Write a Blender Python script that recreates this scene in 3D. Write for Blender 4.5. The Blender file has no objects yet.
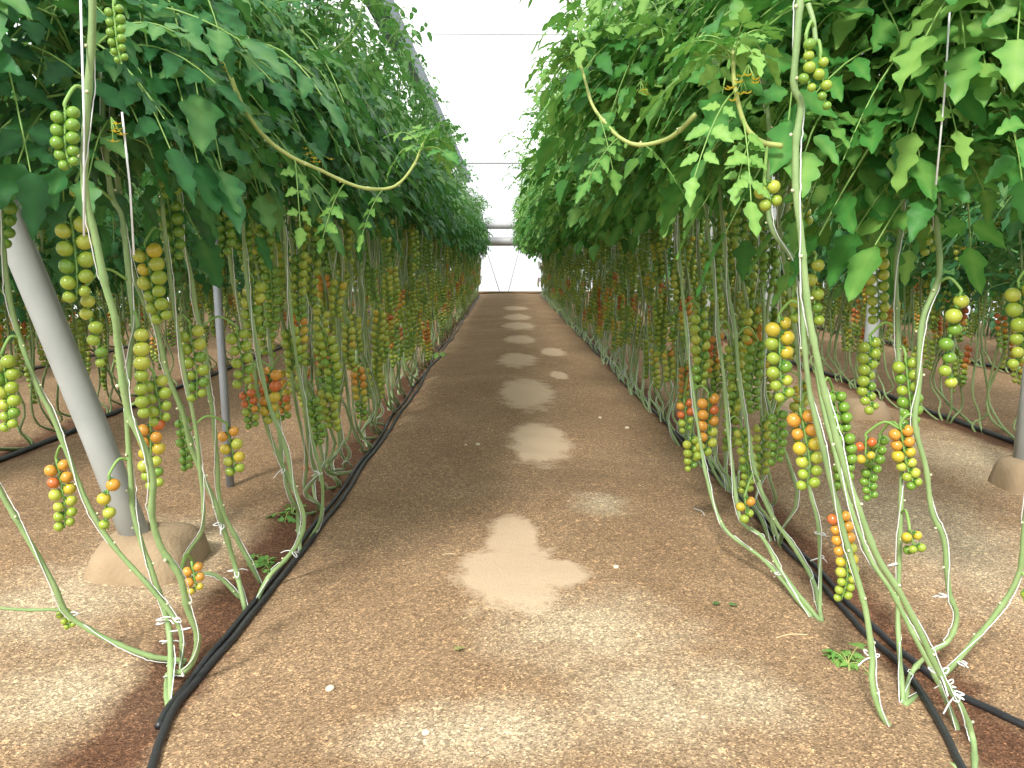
import bpy, math, random
from mathutils import Vector, Matrix, noise, Quaternion
random.seed(7)
SC = bpy.context.scene
COL = SC.collection
V = Vector
PI = math.pi

# ------------------------------------------------------------------ camera
FPX = 788.0
CAM_H = 1.30
PITCH = math.atan((384 - 258) / FPX)
YAW = -(512 - 506) / FPX
cam_d = bpy.data.cameras.new('camera'); cam = bpy.data.objects.new('camera', cam_d); COL.objects.link(cam)
cam_d.sensor_width = 36; cam_d.lens = FPX / 1024 * 36; cam_d.clip_start = 0.05; cam_d.clip_end = 200
cam.location = (0, 0, CAM_H); cam.rotation_euler = (PI / 2 - PITCH, 0, YAW)
SC.camera = cam
CR = cam.rotation_euler.to_matrix()
def ray(px, py):
    return (CR @ V(((px - 512) / FPX, -(py - 384) / FPX, -1))).normalized()
def at(px, py, y):                      # point of the place at depth y seen along a pixel
    d = ray(px, py); return V((0, 0, CAM_H)) + d * (y / d.y)
def gp(px, py):                         # point on the ground
    d = ray(px, py); p = V((0, 0, CAM_H)) + d * (-CAM_H / d.z)
    return V((p.x, p.y, gz(p.x, p.y)))

XL, XR = -1.0, 1.30                      # the two rows beside the path
ROWS = [-5.7, -3.4, XL, XR, 3.6, 5.9]
def gz(x, y):
    z = 0.018 * noise.noise(V((x * 1.3, y * 1.3, 0))) + 0.008 * noise.noise(V((x * 5, y * 5, 3)))
    dr = min(abs(x - r) for r in ROWS)
    z += -0.03 * math.exp(-(dr / 0.16) ** 2)
    z += 0.02 * math.exp(-((dr - 1.1) / 0.5) ** 2)
    return z

# ------------------------------------------------------------------ materials
def srgb(r, g, b):
    f = lambda c: (c / 255 / 12.92) if c / 255 <= 0.04045 else ((c / 255 + 0.055) / 1.055) ** 2.4
    return (f(r), f(g), f(b), 1)
class NT:
    def __init__(s, name):
        s.m = bpy.data.materials.new(name); s.m.use_nodes = True
        s.t = s.m.node_tree; s.t.nodes.clear(); s.out = s.n('ShaderNodeOutputMaterial')
    def n(s, typ, **kw):
        nd = s.t.nodes.new(typ)
        for k, v in kw.items(): setattr(nd, k, v)
        return nd
    def l(s, a, b): s.t.links.new(a, b)
    def math(s, op, a, b=None, clamp=False):
        nd = s.n('ShaderNodeMath', operation=op); nd.use_clamp = clamp
        for i, v in enumerate((a, b)):
            if v is None: continue
            if isinstance(v, (int, float)): nd.inputs[i].default_value = v
            else: s.l(v, nd.inputs[i])
        return nd.outputs[0]
    def mix(s, f, a, b, blend='MIX'):
        nd = s.n('ShaderNodeMix', data_type='RGBA', blend_type=blend)
        for i, v in ((0, f), (6, a), (7, b)):
            if isinstance(v, (int, float, tuple)): nd.inputs[i].default_value = v
            else: s.l(v, nd.inputs[i])
        return nd.outputs[2]
    def ramp(s, f, *stops):
        nd = s.n('ShaderNodeValToRGB'); cr = nd.color_ramp
        while len(cr.elements) < len(stops): cr.elements.new(0.5)
        for e, (p, c) in zip(cr.elements, stops): e.position = p; e.color = c
        s.l(f, nd.inputs[0]); return nd.outputs[0]
    def noise(s, scale, detail=3, vec=None, rough=0.5):
        nd = s.n('ShaderNodeTexNoise'); nd.inputs['Scale'].default_value = scale
        nd.inputs['Detail'].default_value = detail; nd.inputs['Roughness'].default_value = rough
        if vec is None: vec = s.obj()
        s.l(vec, nd.inputs['Vector']); return nd.outputs['Fac']
    def obj(s):
        if not hasattr(s, '_o'): s._o = s.n('ShaderNodeTexCoord').outputs['Object']
        return s._o
    def bsdf(s, color, rough=0.6, spec=0.4, **kw):
        b = s.n('ShaderNodeBsdfPrincipled')
        for k, v in (('Base Color', color), ('Roughness', rough), ('Specular IOR Level', spec)):
            if isinstance(v, (int, float, tuple)): b.inputs[k].default_value = v
            else: s.l(v, b.inputs[k])
        for k, v in kw.items(): b.inputs[k.replace('_', ' ')].default_value = v
        s.l(b.outputs[0], s.out.inputs[0]); return b
    def bump(s, b, h, strength=0.3, dist=0.01):
        nd = s.n('ShaderNodeBump'); nd.inputs['Strength'].default_value = strength; nd.inputs['Distance'].default_value = dist
        s.l(h, nd.inputs['Height']); s.l(nd.outputs[0], b.inputs['Normal'])

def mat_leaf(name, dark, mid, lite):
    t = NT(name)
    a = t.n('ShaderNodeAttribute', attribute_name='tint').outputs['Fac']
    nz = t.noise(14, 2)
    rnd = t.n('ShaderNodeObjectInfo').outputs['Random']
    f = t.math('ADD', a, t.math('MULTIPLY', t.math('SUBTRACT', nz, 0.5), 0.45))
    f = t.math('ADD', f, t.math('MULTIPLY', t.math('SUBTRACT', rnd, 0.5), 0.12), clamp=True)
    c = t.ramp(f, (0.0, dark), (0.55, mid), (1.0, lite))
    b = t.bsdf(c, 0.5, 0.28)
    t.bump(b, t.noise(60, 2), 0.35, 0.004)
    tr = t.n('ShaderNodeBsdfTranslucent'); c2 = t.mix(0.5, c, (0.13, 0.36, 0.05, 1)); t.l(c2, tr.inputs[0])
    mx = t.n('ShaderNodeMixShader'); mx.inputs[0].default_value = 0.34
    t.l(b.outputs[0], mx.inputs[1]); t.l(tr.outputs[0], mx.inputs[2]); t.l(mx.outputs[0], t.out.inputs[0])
    return t.m
M = {}
M['leaf'] = mat_leaf('leaf_green', srgb(22, 64, 40), srgb(58, 118, 64), srgb(122, 166, 94))
M['leaf_bright'] = mat_leaf('leaf_bright_green', srgb(28, 76, 36), srgb(74, 138, 62), srgb(138, 180, 90))
M['leaf_dry'] = mat_leaf('leaf_dry', srgb(120, 110, 60), srgb(150, 150, 90), srgb(190, 185, 130))

def simple(name, ca, cb, scale=20, rough=0.6, spec=0.4, bump=0.0, bs=None, **kw):
    t = NT(name); c = t.mix(t.noise(scale, 3), ca, cb); b = t.bsdf(c, rough, spec, **kw)
    if bump: t.bump(b, t.noise(bs or scale * 3, 3), bump, 0.01)
    return t.m
M['stem'] = simple('stem_green', srgb(108, 142, 84), srgb(154, 174, 120), 16, 0.5, 0.4, 0.15, 120)
M['stem_far'] = simple('stem_pale_green', srgb(104, 136, 80), srgb(156, 170, 118), 8, 0.55, 0.35)
M['stem_yellow'] = simple('stem_yellow_green', srgb(146, 166, 84), srgb(190, 196, 124), 12, 0.5, 0.4)
M['scar'] = simple('stem_scar', srgb(225, 225, 190), srgb(205, 205, 160), 60, 0.7)
M['truss'] = simple('truss_stalk_green', srgb(108, 150, 70), srgb(140, 172, 92), 40, 0.5)
M['calyx'] = simple('calyx_green', srgb(70, 120, 50), srgb(96, 146, 66), 50, 0.6)
M['string'] = simple('white_string', srgb(236, 238, 236), srgb(215, 218, 214), 80, 0.5)
M['flower'] = simple('flower_yellow', srgb(250, 226, 70), srgb(255, 238, 110), 60, 0.5)
def mat_tom(name, a, b, lower):
    t = NT(name); nz = t.noise(34, 2)
    c = t.mix(nz, a, b); c = t.mix(1.0, c, (.82, .84, .6, 1), 'MULTIPLY')
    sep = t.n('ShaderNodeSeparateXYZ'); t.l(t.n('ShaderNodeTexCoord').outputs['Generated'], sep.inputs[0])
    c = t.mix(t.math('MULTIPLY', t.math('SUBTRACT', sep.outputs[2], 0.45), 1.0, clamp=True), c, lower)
    bs = t.bsdf(c, 0.2, 0.6, Subsurface_Weight=0.06, Subsurface_Scale=0.01)
    bs.inputs['Subsurface Radius'].default_value = (1.0, 0.8, 0.3)
    return t.m
TOM = [mat_tom('tomato_dark_green', srgb(108, 148, 60), srgb(128, 164, 70), srgb(84, 124, 46)),
       mat_tom('tomato_green', srgb(150, 170, 70), srgb(164, 184, 80), srgb(116, 146, 54)),
       mat_tom('tomato_yellow_green', srgb(176, 184, 80), srgb(190, 196, 96), srgb(146, 162, 62)),
       mat_tom('tomato_turning_yellow', srgb(206, 178, 70), srgb(198, 186, 76), srgb(180, 150, 50)),
       mat_tom('tomato_orange', srgb(218, 160, 76), srgb(210, 146, 66), srgb(196, 138, 60)),
       mat_tom('tomato_red_orange', srgb(206, 118, 70), srgb(200, 102, 60), srgb(180, 110, 56))]
M['hose'] = simple('black_hose', (0.012, 0.013, 0.015, 1), (0.03, 0.031, 0.034, 1), 14, 0.42, 0.5, 0.2, 60)
M['steel'] = simple('galvanised_steel', srgb(150, 156, 154), srgb(178, 182, 178), 7, 0.55, 0.4, 0.1, 50)
M['steel_thin'] = simple('galvanised_pipe', srgb(136, 144, 152), srgb(168, 174, 180), 9, 0.45, 0.5, Metallic=0.3)
M['gutter'] = simple('weathered_gutter_steel', srgb(98, 112, 122), srgb(128, 140, 150), 3, 0.5, 0.5, Metallic=0.3)
M['duct'] = simple('grey_duct', srgb(150, 150, 152), srgb(180, 180, 182), 2, 0.5)
M['concrete'] = simple('sandy_concrete', srgb(140, 120, 94), srgb(168, 148, 120), 9, 0.9, 0.2, 0.5, 60)
M['wire'] = simple('grey_wire', srgb(150, 152, 152), srgb(175, 176, 176), 10, 0.5)
M['stone'] = simple('pale_stone', srgb(200, 184, 156), srgb(226, 214, 190), 60, 0.9, 0.2, 0.4)
M['twig'] = simple('dry_twig', srgb(190, 168, 124), srgb(216, 198, 158), 40, 0.8)
M['timber'] = simple('weathered_timber', srgb(120, 98, 74), srgb(150, 128, 100), 8, 0.9)

def mat_film():
    t = NT('plastic_film')
    tr = t.n('ShaderNodeBsdfTranslucent'); c = t.mix(t.noise(0.8, 2), (0.93, 0.94, 0.95, 1), (0.97, 0.97, 0.97, 1)); t.l(c, tr.inputs[0])
    tp = t.n('ShaderNodeBsdfTransparent')
    mx = t.n('ShaderNodeMixShader'); mx.inputs[0].default_value = 0.62
    t.l(tr.outputs[0], mx.inputs[1]); t.l(tp.outputs[0], mx.inputs[2]); t.l(mx.outputs[0], t.out.inputs[0]); return t.m
M['film'] = mat_film()

# ------------------------------------------------------------------ mesh builder
class MB:
    def __init__(s): s.v = []; s.f = []; s.mi = []; s.t = []; s.sm = []
    def add(s, vs, fs, mi=0, tint=0.5, smooth=True):
        o = len(s.v); s.v.extend(vs); s.t.extend([tint] * len(vs))
        for f in fs: s.f.append(tuple(i + o for i in f)); s.mi.append(mi); s.sm.append(smooth)
    def mesh(s, name, mats):
        me = bpy.data.meshes.new(name); me.from_pydata([tuple(v) for v in s.v], [], s.f)
        for m in mats: me.materials.append(m)
        me.polygons.foreach_set('material_index', s.mi); me.polygons.foreach_set('use_smooth', s.sm)
        a = me.attributes.new('tint', 'FLOAT', 'POINT'); a.data.foreach_set('value', s.t)
        me.update(); return me
    def tube(s, pts, radii, n=6, mi=0, tint=0.5, caps=True):
        k = len(pts); vs = []; fs = []
        if not hasattr(radii, '__len__'): radii = [radii] * k
        up = None
        for i, p in enumerate(pts):
            d = (pts[min(i + 1, k - 1)] - pts[max(i - 1, 0)])
            d = d.normalized() if d.length > 1e-9 else V((0, 0, 1))
            if up is None: up = d.orthogonal().normalized()
            up = (up - d * up.dot(d)); up = up.normalized() if up.length > 1e-6 else d.orthogonal().normalized()
            w = d.cross(up)
            for j in range(n):
                a = 2 * PI * j / n; vs.append(p + (up * math.cos(a) + w * math.sin(a)) * radii[i])
        for i in range(k - 1):
            for j in range(n):
                fs.append((i * n + j, i * n + (j + 1) % n, (i + 1) * n + (j + 1) % n, (i + 1) * n + j))
        if caps: fs.append(tuple(range(n))[::-1]); fs.append(tuple((k - 1) * n + j for j in range(n)))
        s.add(vs, fs, mi, tint)
    def ball(s, c, r, nu=10, nv=7, mi=0, q=None, sq=0.94, tint=0.5):
        vs = []; fs = []
        R = q.to_matrix() if q else Matrix.Identity(3)
        vs.append(c + R @ V((0, 0, r * sq)))
        for i in range(1, nv):
            th = PI * i / nv
            for j in range(nu):
                ph = 2 * PI * j / nu
                vs.append(c + R @ V((r * math.sin(th) * math.cos(ph), r * math.sin(th) * math.sin(ph), r * sq * math.cos(th))))
        vs.append(c + R @ V((0, 0, -r * sq))); L = len(vs) - 1
        for j in range(nu): fs.append((0, 1 + j, 1 + (j + 1) % nu)); fs.append((L, L - nu + (j + 1) % nu, L - nu + j))
        for i in range(nv - 2):
            for j in range(nu):
                a = 1 + i * nu
                fs.append((a + j, a + nu + j, a + nu + (j + 1) % nu, a + (j + 1) % nu))
        s.add(vs, fs, mi, tint)

def cat(pts, per=6):                      # Catmull-Rom through points
    if len(pts) < 3: return [V(p) for p in pts]
    P = [V(p) for p in pts]; P = [P[0] * 2 - P[1]] + P + [P[-1] * 2 - P[-2]]; out = []
    for i in range(1, len(P) - 2):
        a, b, c, d = P[i - 1:i + 3]
        for k in range(per):
            t = k / per
            out.append(0.5 * ((2 * b) + (c - a) * t + (2 * a - 5 * b + 4 * c - d) * t * t + (3 * b - a - 3 * c + d) * t ** 3))
    out.append(P[-2]); return out

def link(name, me, parent=None, loc=None, q=None, scale=None):
    o = bpy.data.objects.new(name, me); COL.objects.link(o)
    if parent is not None: o.parent = parent
    if loc is not None: o.location = loc
    if q is not None: o.rotation_mode = 'QUATERNION'; o.rotation_quaternion = q
    if scale is not None: o.scale = (scale,) * 3 if not hasattr(scale, '__len__') else scale
    return o
def tag(o, label=None, category=None, group=None, kind=None):
    if label: o['label'] = label
    if category: o['category'] = category
    if group: o['group'] = group
    if kind: o['kind'] = kind
    return o
def empty(name, loc, label, category, group=None, rz=0):
    o = bpy.data.objects.new(name, None); COL.objects.link(o); o.location = loc; o.rotation_euler = (0, 0, rz)
    o.empty_display_size = 0.1
    return tag(o, label, category, group)

# ------------------------------------------------------------------ leaves
def wid(n, lobes, amp):
    out = []
    for i in range(n):
        q = i / (n - 1); e = (math.sin(PI * q ** .72) ** .85) if 0 < q < 1 else 0
        out.append(.015 + .31 * e * (1 + amp * math.cos(2 * PI * lobes * q + .6)) * (1 - .25 * q) if i < n - 1 else 0.0)
    return out
WID = {True: [wid(18, 3.4, .2), wid(18, 2.6, .26), wid(18, 4.2, .15)], False: [[0.02, 0.25, 0.36, 0.27, 0.30, 0.16, 0.0], [.02, .3, .34, .32, .22, .12, 0]]}
def leaflet(mb, p, d, nrm, L, fine, tint, rng, mi=0):
    w = rng.choice(WID[fine]); k = len(w); cv = rng.uniform(-.25, .25); d = d.normalized(); side = d.cross(nrm)
    side = side.normalized() if side.length > 1e-5 else d.orthogonal().normalized()
    up = side.cross(d); fold = rng.uniform(0.05, 0.38); droop = rng.uniform(0.1, 0.5); wf = rng.uniform(0.85, 1.15)
    vs = []; fs = []; tt = []
    for i, wi in enumerate(w):
        s = i / (k - 1); c = p + d * (L * s) - V((0, 0, 1)) * (droop * L * s * s * 0.6)
        ww = wi * L * wf; jag = 0.025 * L if (fine and i % 2) else 0; c = c + side * (cv * L * s * s)
        rip = (.035 * math.sin(i * 1.1 + cv * 20) if fine else rng.uniform(-.04, .04)) * L
        tt += [tint, tint + .22, tint]
        vs += [c + side * ww + up * (fold * ww + rip) - d * jag * -0.6, c, c - side * ww + up * (fold * ww - rip) + d * jag * 0.6]
    for i in range(k - 1):
        a = i * 3; fs += [(a, a + 1, a + 4, a + 3), (a + 1, a + 2, a + 5, a + 4)]
    mb.add(vs, fs, mi, tint); mb.t[-len(tt):] = tt

def compound(mb, p, d, L, fine, rng, tint0, nl=3, stem_mi=1):
    """tomato leaf: an arching rachis with paired lobed leaflets"""
    d = d.normalized(); dz = rng.uniform(0.35, 1.0)
    pts = []
    for i in range(7):
        s = i / 6; pts.append(p + d * (L * s) - V((0, 0, 1)) * (dz * L * s * s) )
    mb.tube(pts, [0.0035 * (1 - 0.6 * i / 6) * (L / 0.3) + 0.0006 for i in range(7)], 4, stem_mi, tint0, caps=False)
    def P(s):
        f = s * 6; i = min(int(f), 5); return pts[i].lerp(pts[i + 1], f - i), (pts[i + 1] - pts[i]).normalized()
    tl = tint0 + rng.uniform(-.12, .12)
    tw = rng.uniform(-0.5, 0.5)
    for j in range(nl):
        s = 0.34 + 0.5 * j / max(nl - 1, 1); c, t = P(s)
        hz = t.cross(V((0, 0, 1))); hz = hz.normalized() if hz.length > 1e-4 else V((1, 0, 0))
        nrm = (hz.cross(t) + hz * tw).normalized()
        hs = nrm.cross(t).normalized()
        for sg in (-1, 1):
            ld = (t * rng.uniform(0.25, .6) + hs * sg + V((0, 0, rng.uniform(-.35, .15)))).normalized()
            ll = L * rng.uniform(0.25, 0.36) * (1.05 - 0.25 * abs(s - .6))
            leaflet(mb, c + ld * L * 0.03, ld, nrm, ll, fine, tl + rng.uniform(-.08, .08), rng)
    c, t = P(1.0); hz = t.cross(V((0, 0, 1))); hz = hz.normalized() if hz.length > 1e-4 else V((1, 0, 0))
    nrm = (hz.cross(t) + hz * tw).normalized()
    leaflet(mb, c, t, nrm, L * rng.uniform(.36, .48), fine, tl, rng)

def foliage(seed, n, cx, wx, z0, z1, ylen, fine=False, Lr=(0.2, 0.34), shoots=3, tb=0.45, lean=0.0):
    """a plant's canopy: leaves round the stems, longer towards the path, growing tips above"""
    rng = random.Random(seed); mb = MB()
    for i in range(n):
        u = rng.random(); z = z0 + (z1 - z0) * u
        prof = 0.55 + 0.45 * math.sin(PI * min(1, u * 1.1))
        ang = rng.uniform(0, 2 * PI); r = math.sqrt(rng.random())
        x = cx + wx * prof * r * math.cos(ang) + lean * max(0, u - .35); y = ylen * r * math.sin(ang) + rng.uniform(-.12, .12)
        out = V((math.cos(ang) * 1.0 + rng.uniform(-.5, .5), math.sin(ang) * 0.8 + rng.uniform(-.6, .6), rng.uniform(-0.6, 0.65)))
        L = rng.uniform(*Lr)
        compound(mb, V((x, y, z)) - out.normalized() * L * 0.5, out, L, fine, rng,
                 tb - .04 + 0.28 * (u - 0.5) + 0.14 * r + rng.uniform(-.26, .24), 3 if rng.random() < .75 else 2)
    for i in range(shoots):                # growing tips
        a = rng.uniform(-1, 1); x = cx + wx * a * 0.8 + lean * .4; y = rng.uniform(-1, 1) * ylen; z = z0 + (z1 - z0) * rng.uniform(.55, .9)
        tip = V((x + rng.uniform(-.18, .18) + 0.12 * a * (1 if wx > 0 else -1), y + rng.uniform(-.2, .2), z + rng.uniform(.3, .6)))
        mid = V((x, y, z)).lerp(tip, .5) + V((rng.uniform(-.06, .06), rng.uniform(-.06, .06), -.03))
        pts = cat([V((x, y, z)), mid, tip], 4)
        mb.tube(pts, [0.006 - 0.0035 * k / (len(pts) - 1) for k in range(len(pts))], 5, 1, .6)
        for k in range(2, len(pts)):
            for q in range(2):
                dd = V((rng.uniform(-1, 1), rng.uniform(-1, 1), rng.uniform(-.1, .6)))
                compound(mb, pts[k], dd, rng.uniform(.09, .19), fine, rng, tb + .2, 2)
    return mb

# ------------------------------------------------------------------ tomatoes, trusses
def tomato_mesh(mi, seg=(18, 11)):
    mb = MB(); mb.ball(V((0, 0, -0.5)), 0.5, seg[0], seg[1], 0)       # unit tomato hanging below its calyx
    for j in range(5):
        a = 2 * PI * j / 5; ca, sa = math.cos(a), math.sin(a); w = V((-sa, ca, 0)) * 0.07
        b = V((ca * 0.05, sa * .05, -0.0)); m = V((ca * .24, sa * .24, 0.015)); e = V((ca * .42, sa * .42, -0.02 + .06 * (j % 2)))
        mb.add([b - w, b + w, m + w * 1.1, m - w * 1.1, e], [(0, 1, 2, 3), (3, 2, 4)], 1)
    mb.tube([V((0, 0, -.03)), V((0, 0.02, .12)), V((0.03, 0.0, .28))], [0.05, 0.055, 0.045], 5, 1)
    return mb.mesh('tomato_%d' % mi, [TOM[mi], M['calyx']])
TOMME = [tomato_mesh(i) for i in range(6)]

RIPE = {'dark': [0, 0, 0, 0, 0], 'green': [1, 1, 1, 0, 1], 'pale': [2, 2, 1, 1, 1], 'yellow': [3, 2, 2, 1, 1],
        'turn': [4, 4, 3, 2, 1, 1], 'orange': [4, 5, 4, 3, 2, 1], 'red': [5, 5, 4, 1, 0, 0], 'ora2': [4, 4, 4, 3, 3]}
def ripe_col(scheme, s, rng):
    a = RIPE[scheme]; c = a[min(int(s * len(a)), len(a) - 1)]
    if rng.random() < 0.22: c = max(0, min(5, c + rng.choice((-1, 1)) if scheme not in ('dark',) else c))
    return c
def truss_layout(top, bot, dia, cols, scheme, rng, bend=0.0):
    """stalk points and tomatoes [(calyx point, orientation, diameter, colour)] relative to top"""
    ax = bot - top; L = ax.length; sd = V((rng.choice((-1, 1)) * rng.uniform(.03, .08) * L, rng.uniform(-.04, .04) * L, 0))
    stalk = cat([V((0, 0, 0)), ax * .35 + sd * .6, ax * .7 + sd, ax * 1.0 + sd * .2], 5)
    def P(s):
        f = s * (len(stalk) - 1); i = min(int(f), len(stalk) - 2); return stalk[i].lerp(stalk[i + 1], f - i)
    toms = []; pitch = dia * 0.84; rows = max(1, int(L / pitch))
    base = rng.uniform(-.5, .5)
    for r in range(rows):
        s = (r + .35) / rows; taper = 1.0 - 0.28 * max(0, s - .45) / .55
        for c in range(cols):
            a = base + PI * c * (2 / cols) + rng.uniform(-.35, .35) + (PI * r * (cols == 1)) * rng.choice((0, 1)) 
            sdv = V((math.cos(a), math.sin(a) * .8, 0)); d = dia * taper * rng.uniform(.88, 1.06)
            off = 0.10 if cols == 1 else .16
            if cols == 3: off = .36
            p = P(min(1, s + (0.4 / rows) * (c % 2)))
            cp = p + sdv * d * off + V((0, 0, d * .28))
            dirv = (sdv * (0.95 if cols > 1 else .35) + V((0, 0, -0.75 if cols > 1 else -1))).normalized()
            q = V((0, 0, -1)).rotation_difference(dirv) @ Quaternion((0, 0, 1), rng.uniform(0, 6))
            toms.append((cp, q, d, ripe_col(scheme, s + rng.uniform(-.08, .08) if s > .05 else s, rng)))
    return stalk, toms
def truss_objects(parent, attach, top, bot, dia, cols, scheme, rng, base):
    """one truss as a part of the plant, every tomato a sub-part"""
    stalk, toms = truss_layout(top, bot, dia, cols, scheme, rng)
    mb = MB(); a = attach - top
    pre = cat([a, a * .5 + V((0, 0, abs(a.length) * .28 + .01)), V((0, 0, .012)), stalk[0]], 4)
    mb.tube(pre + stalk[1:], [0.0042] * len(pre) + [0.0038 - .0022 * i / len(stalk) for i in range(len(stalk) - 1)], 6, 0)
    for cp, q, d, c in toms:
        e = cp + q @ V((0, 0, .25)) * d; nr = min(stalk, key=lambda p: (p - e).length); mb.tube([e, nr], .0016, 4, 0)
    t = link('tomato_truss', mb.mesh('tomato_truss', [M['truss']]), parent, top - base)
    names = {0: 'dark green', 1: 'green', 2: 'yellow green', 3: 'yellow', 4: 'orange', 5: 'red orange'}
    for cp, q, d, c in toms:
        o = link('tomato', TOMME[c], t, cp, q, d)
        if c >= 3: o['label'] = names[c] + ' ripening tomato'
    return t
def truss_joined(dia, cols, scheme, L, rng, seg, name='truss_mesh'):
    top = V((0, 0, 0)); bot = V((rng.uniform(-.03, .03), rng.uniform(-.03, .03), -L))
    stalk, toms = truss_layout(top, bot, dia, cols, scheme, rng); mb = MB()
    mb.tube([V((-.05, .02, .02)), V((-.025, .01, .035)), V((0, 0, .01))] + stalk, .0036, 5, 6)
    for cp, q, d, c in toms: mb.ball(cp + q @ V((0, 0, -.5 * d)), d * .5, seg[0], seg[1], c, q)
    return mb.mesh(name, TOM + [M['truss']])

# ------------------------------------------------------------------ stems
def stem_mesh(pts, r0, r1, rng, sides=8, per=6, mat='stem', scars=True):
    P = cat(pts, per); mb = MB(); n = len(P); rad = []
    acc = 0; nodes = []; nxt = rng.uniform(.05, .12)
    for i, p in enumerate(P):
        if i: acc += (p - P[i - 1]).length
        if acc > nxt: nodes.append(i); nxt = acc + rng.uniform(.09, .16)
        rad.append((r0 + (r1 - r0) * i / (n - 1)) * rng.uniform(.95, 1.05))
    for i in nodes: rad[i] *= 1.22
    mb.tube(P, rad, sides, 0)
    if scars:
        for i in nodes:
            if i >= n - 1: continue
            d = (P[i + 1] - P[i]).normalized(); o = d.orthogonal(); o.rotate(Quaternion(d, rng.uniform(0, 6)))
            mb.ball(P[i] + o * rad[i] * .9, rad[i] * .42, 6, 4, 1)
    return mb.mesh('stem', [M[mat], M['scar']]), P, rad
def string_mesh(P, rad, rng, sides=4, thick=0.0017):
    S = []; ang = rng.uniform(0, 6)
    for i in range(len(P) - 1):
        for k in range(2):
            t = k / 2; p = P[i].lerp(P[i + 1], t); d = (P[i + 1] - P[i]).normalized(); r = rad[i] * 1.25 + thick
            ang += (P[i + 1] - P[i]).length * .5 * 9.0
            u = d.orthogonal().normalized(); w = d.cross(u); S.append(p + (u * math.cos(ang) + w * math.sin(ang)) * r)
    mb = MB(); mb.tube(S, thick, sides, 0); return mb.mesh('support_string', [M['string']])
def tie_mesh(rng, s=.03):
    mb = MB()
    for k in range(3):
        a = rng.uniform(0, 6); d = V((math.cos(a), math.sin(a), rng.uniform(-.6, .3)))
        e = V((-d.y, d.x, rng.uniform(-.5, .5))) * .3
        mb.tube(cat([V((0, 0, 0)), (d * .6 + e) * s, d * s * 1.25, (d * .6 - e) * s, V((0, 0, 0.002))] if k < 2 else [V((0, 0, 0)), d * s, d * s * 1.9 + V((0, 0, -.4 * s))], 4), .0022, 4)
    mb.ball(V((0, 0, 0)), .006, 7, 5); return mb.mesh('string_tie', [M['string']])
def flower_mesh(rng):
    mb = MB()
    for k in range(5):
        c = V((rng.uniform(-.03, .03), rng.uniform(-.03, .03), rng.uniform(-.03, .03))); mb.tube([V((0, 0, 0.03)), c], .0015, 4, 1)
        for j in range(5):
            a = 2 * PI * j / 5; u = V((math.cos(a), math.sin(a), .3)); w = V((-math.sin(a), math.cos(a), 0)) * .0035
            mb.add([c - w * .5, c + w * .5, c + u * .008 + w, c + u * .008 - w, c + u * .018], [(0, 1, 2, 3), (3, 2, 4)], 0)
    return mb.mesh('flower_cluster', [M['flower'], M['truss']])

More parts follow.
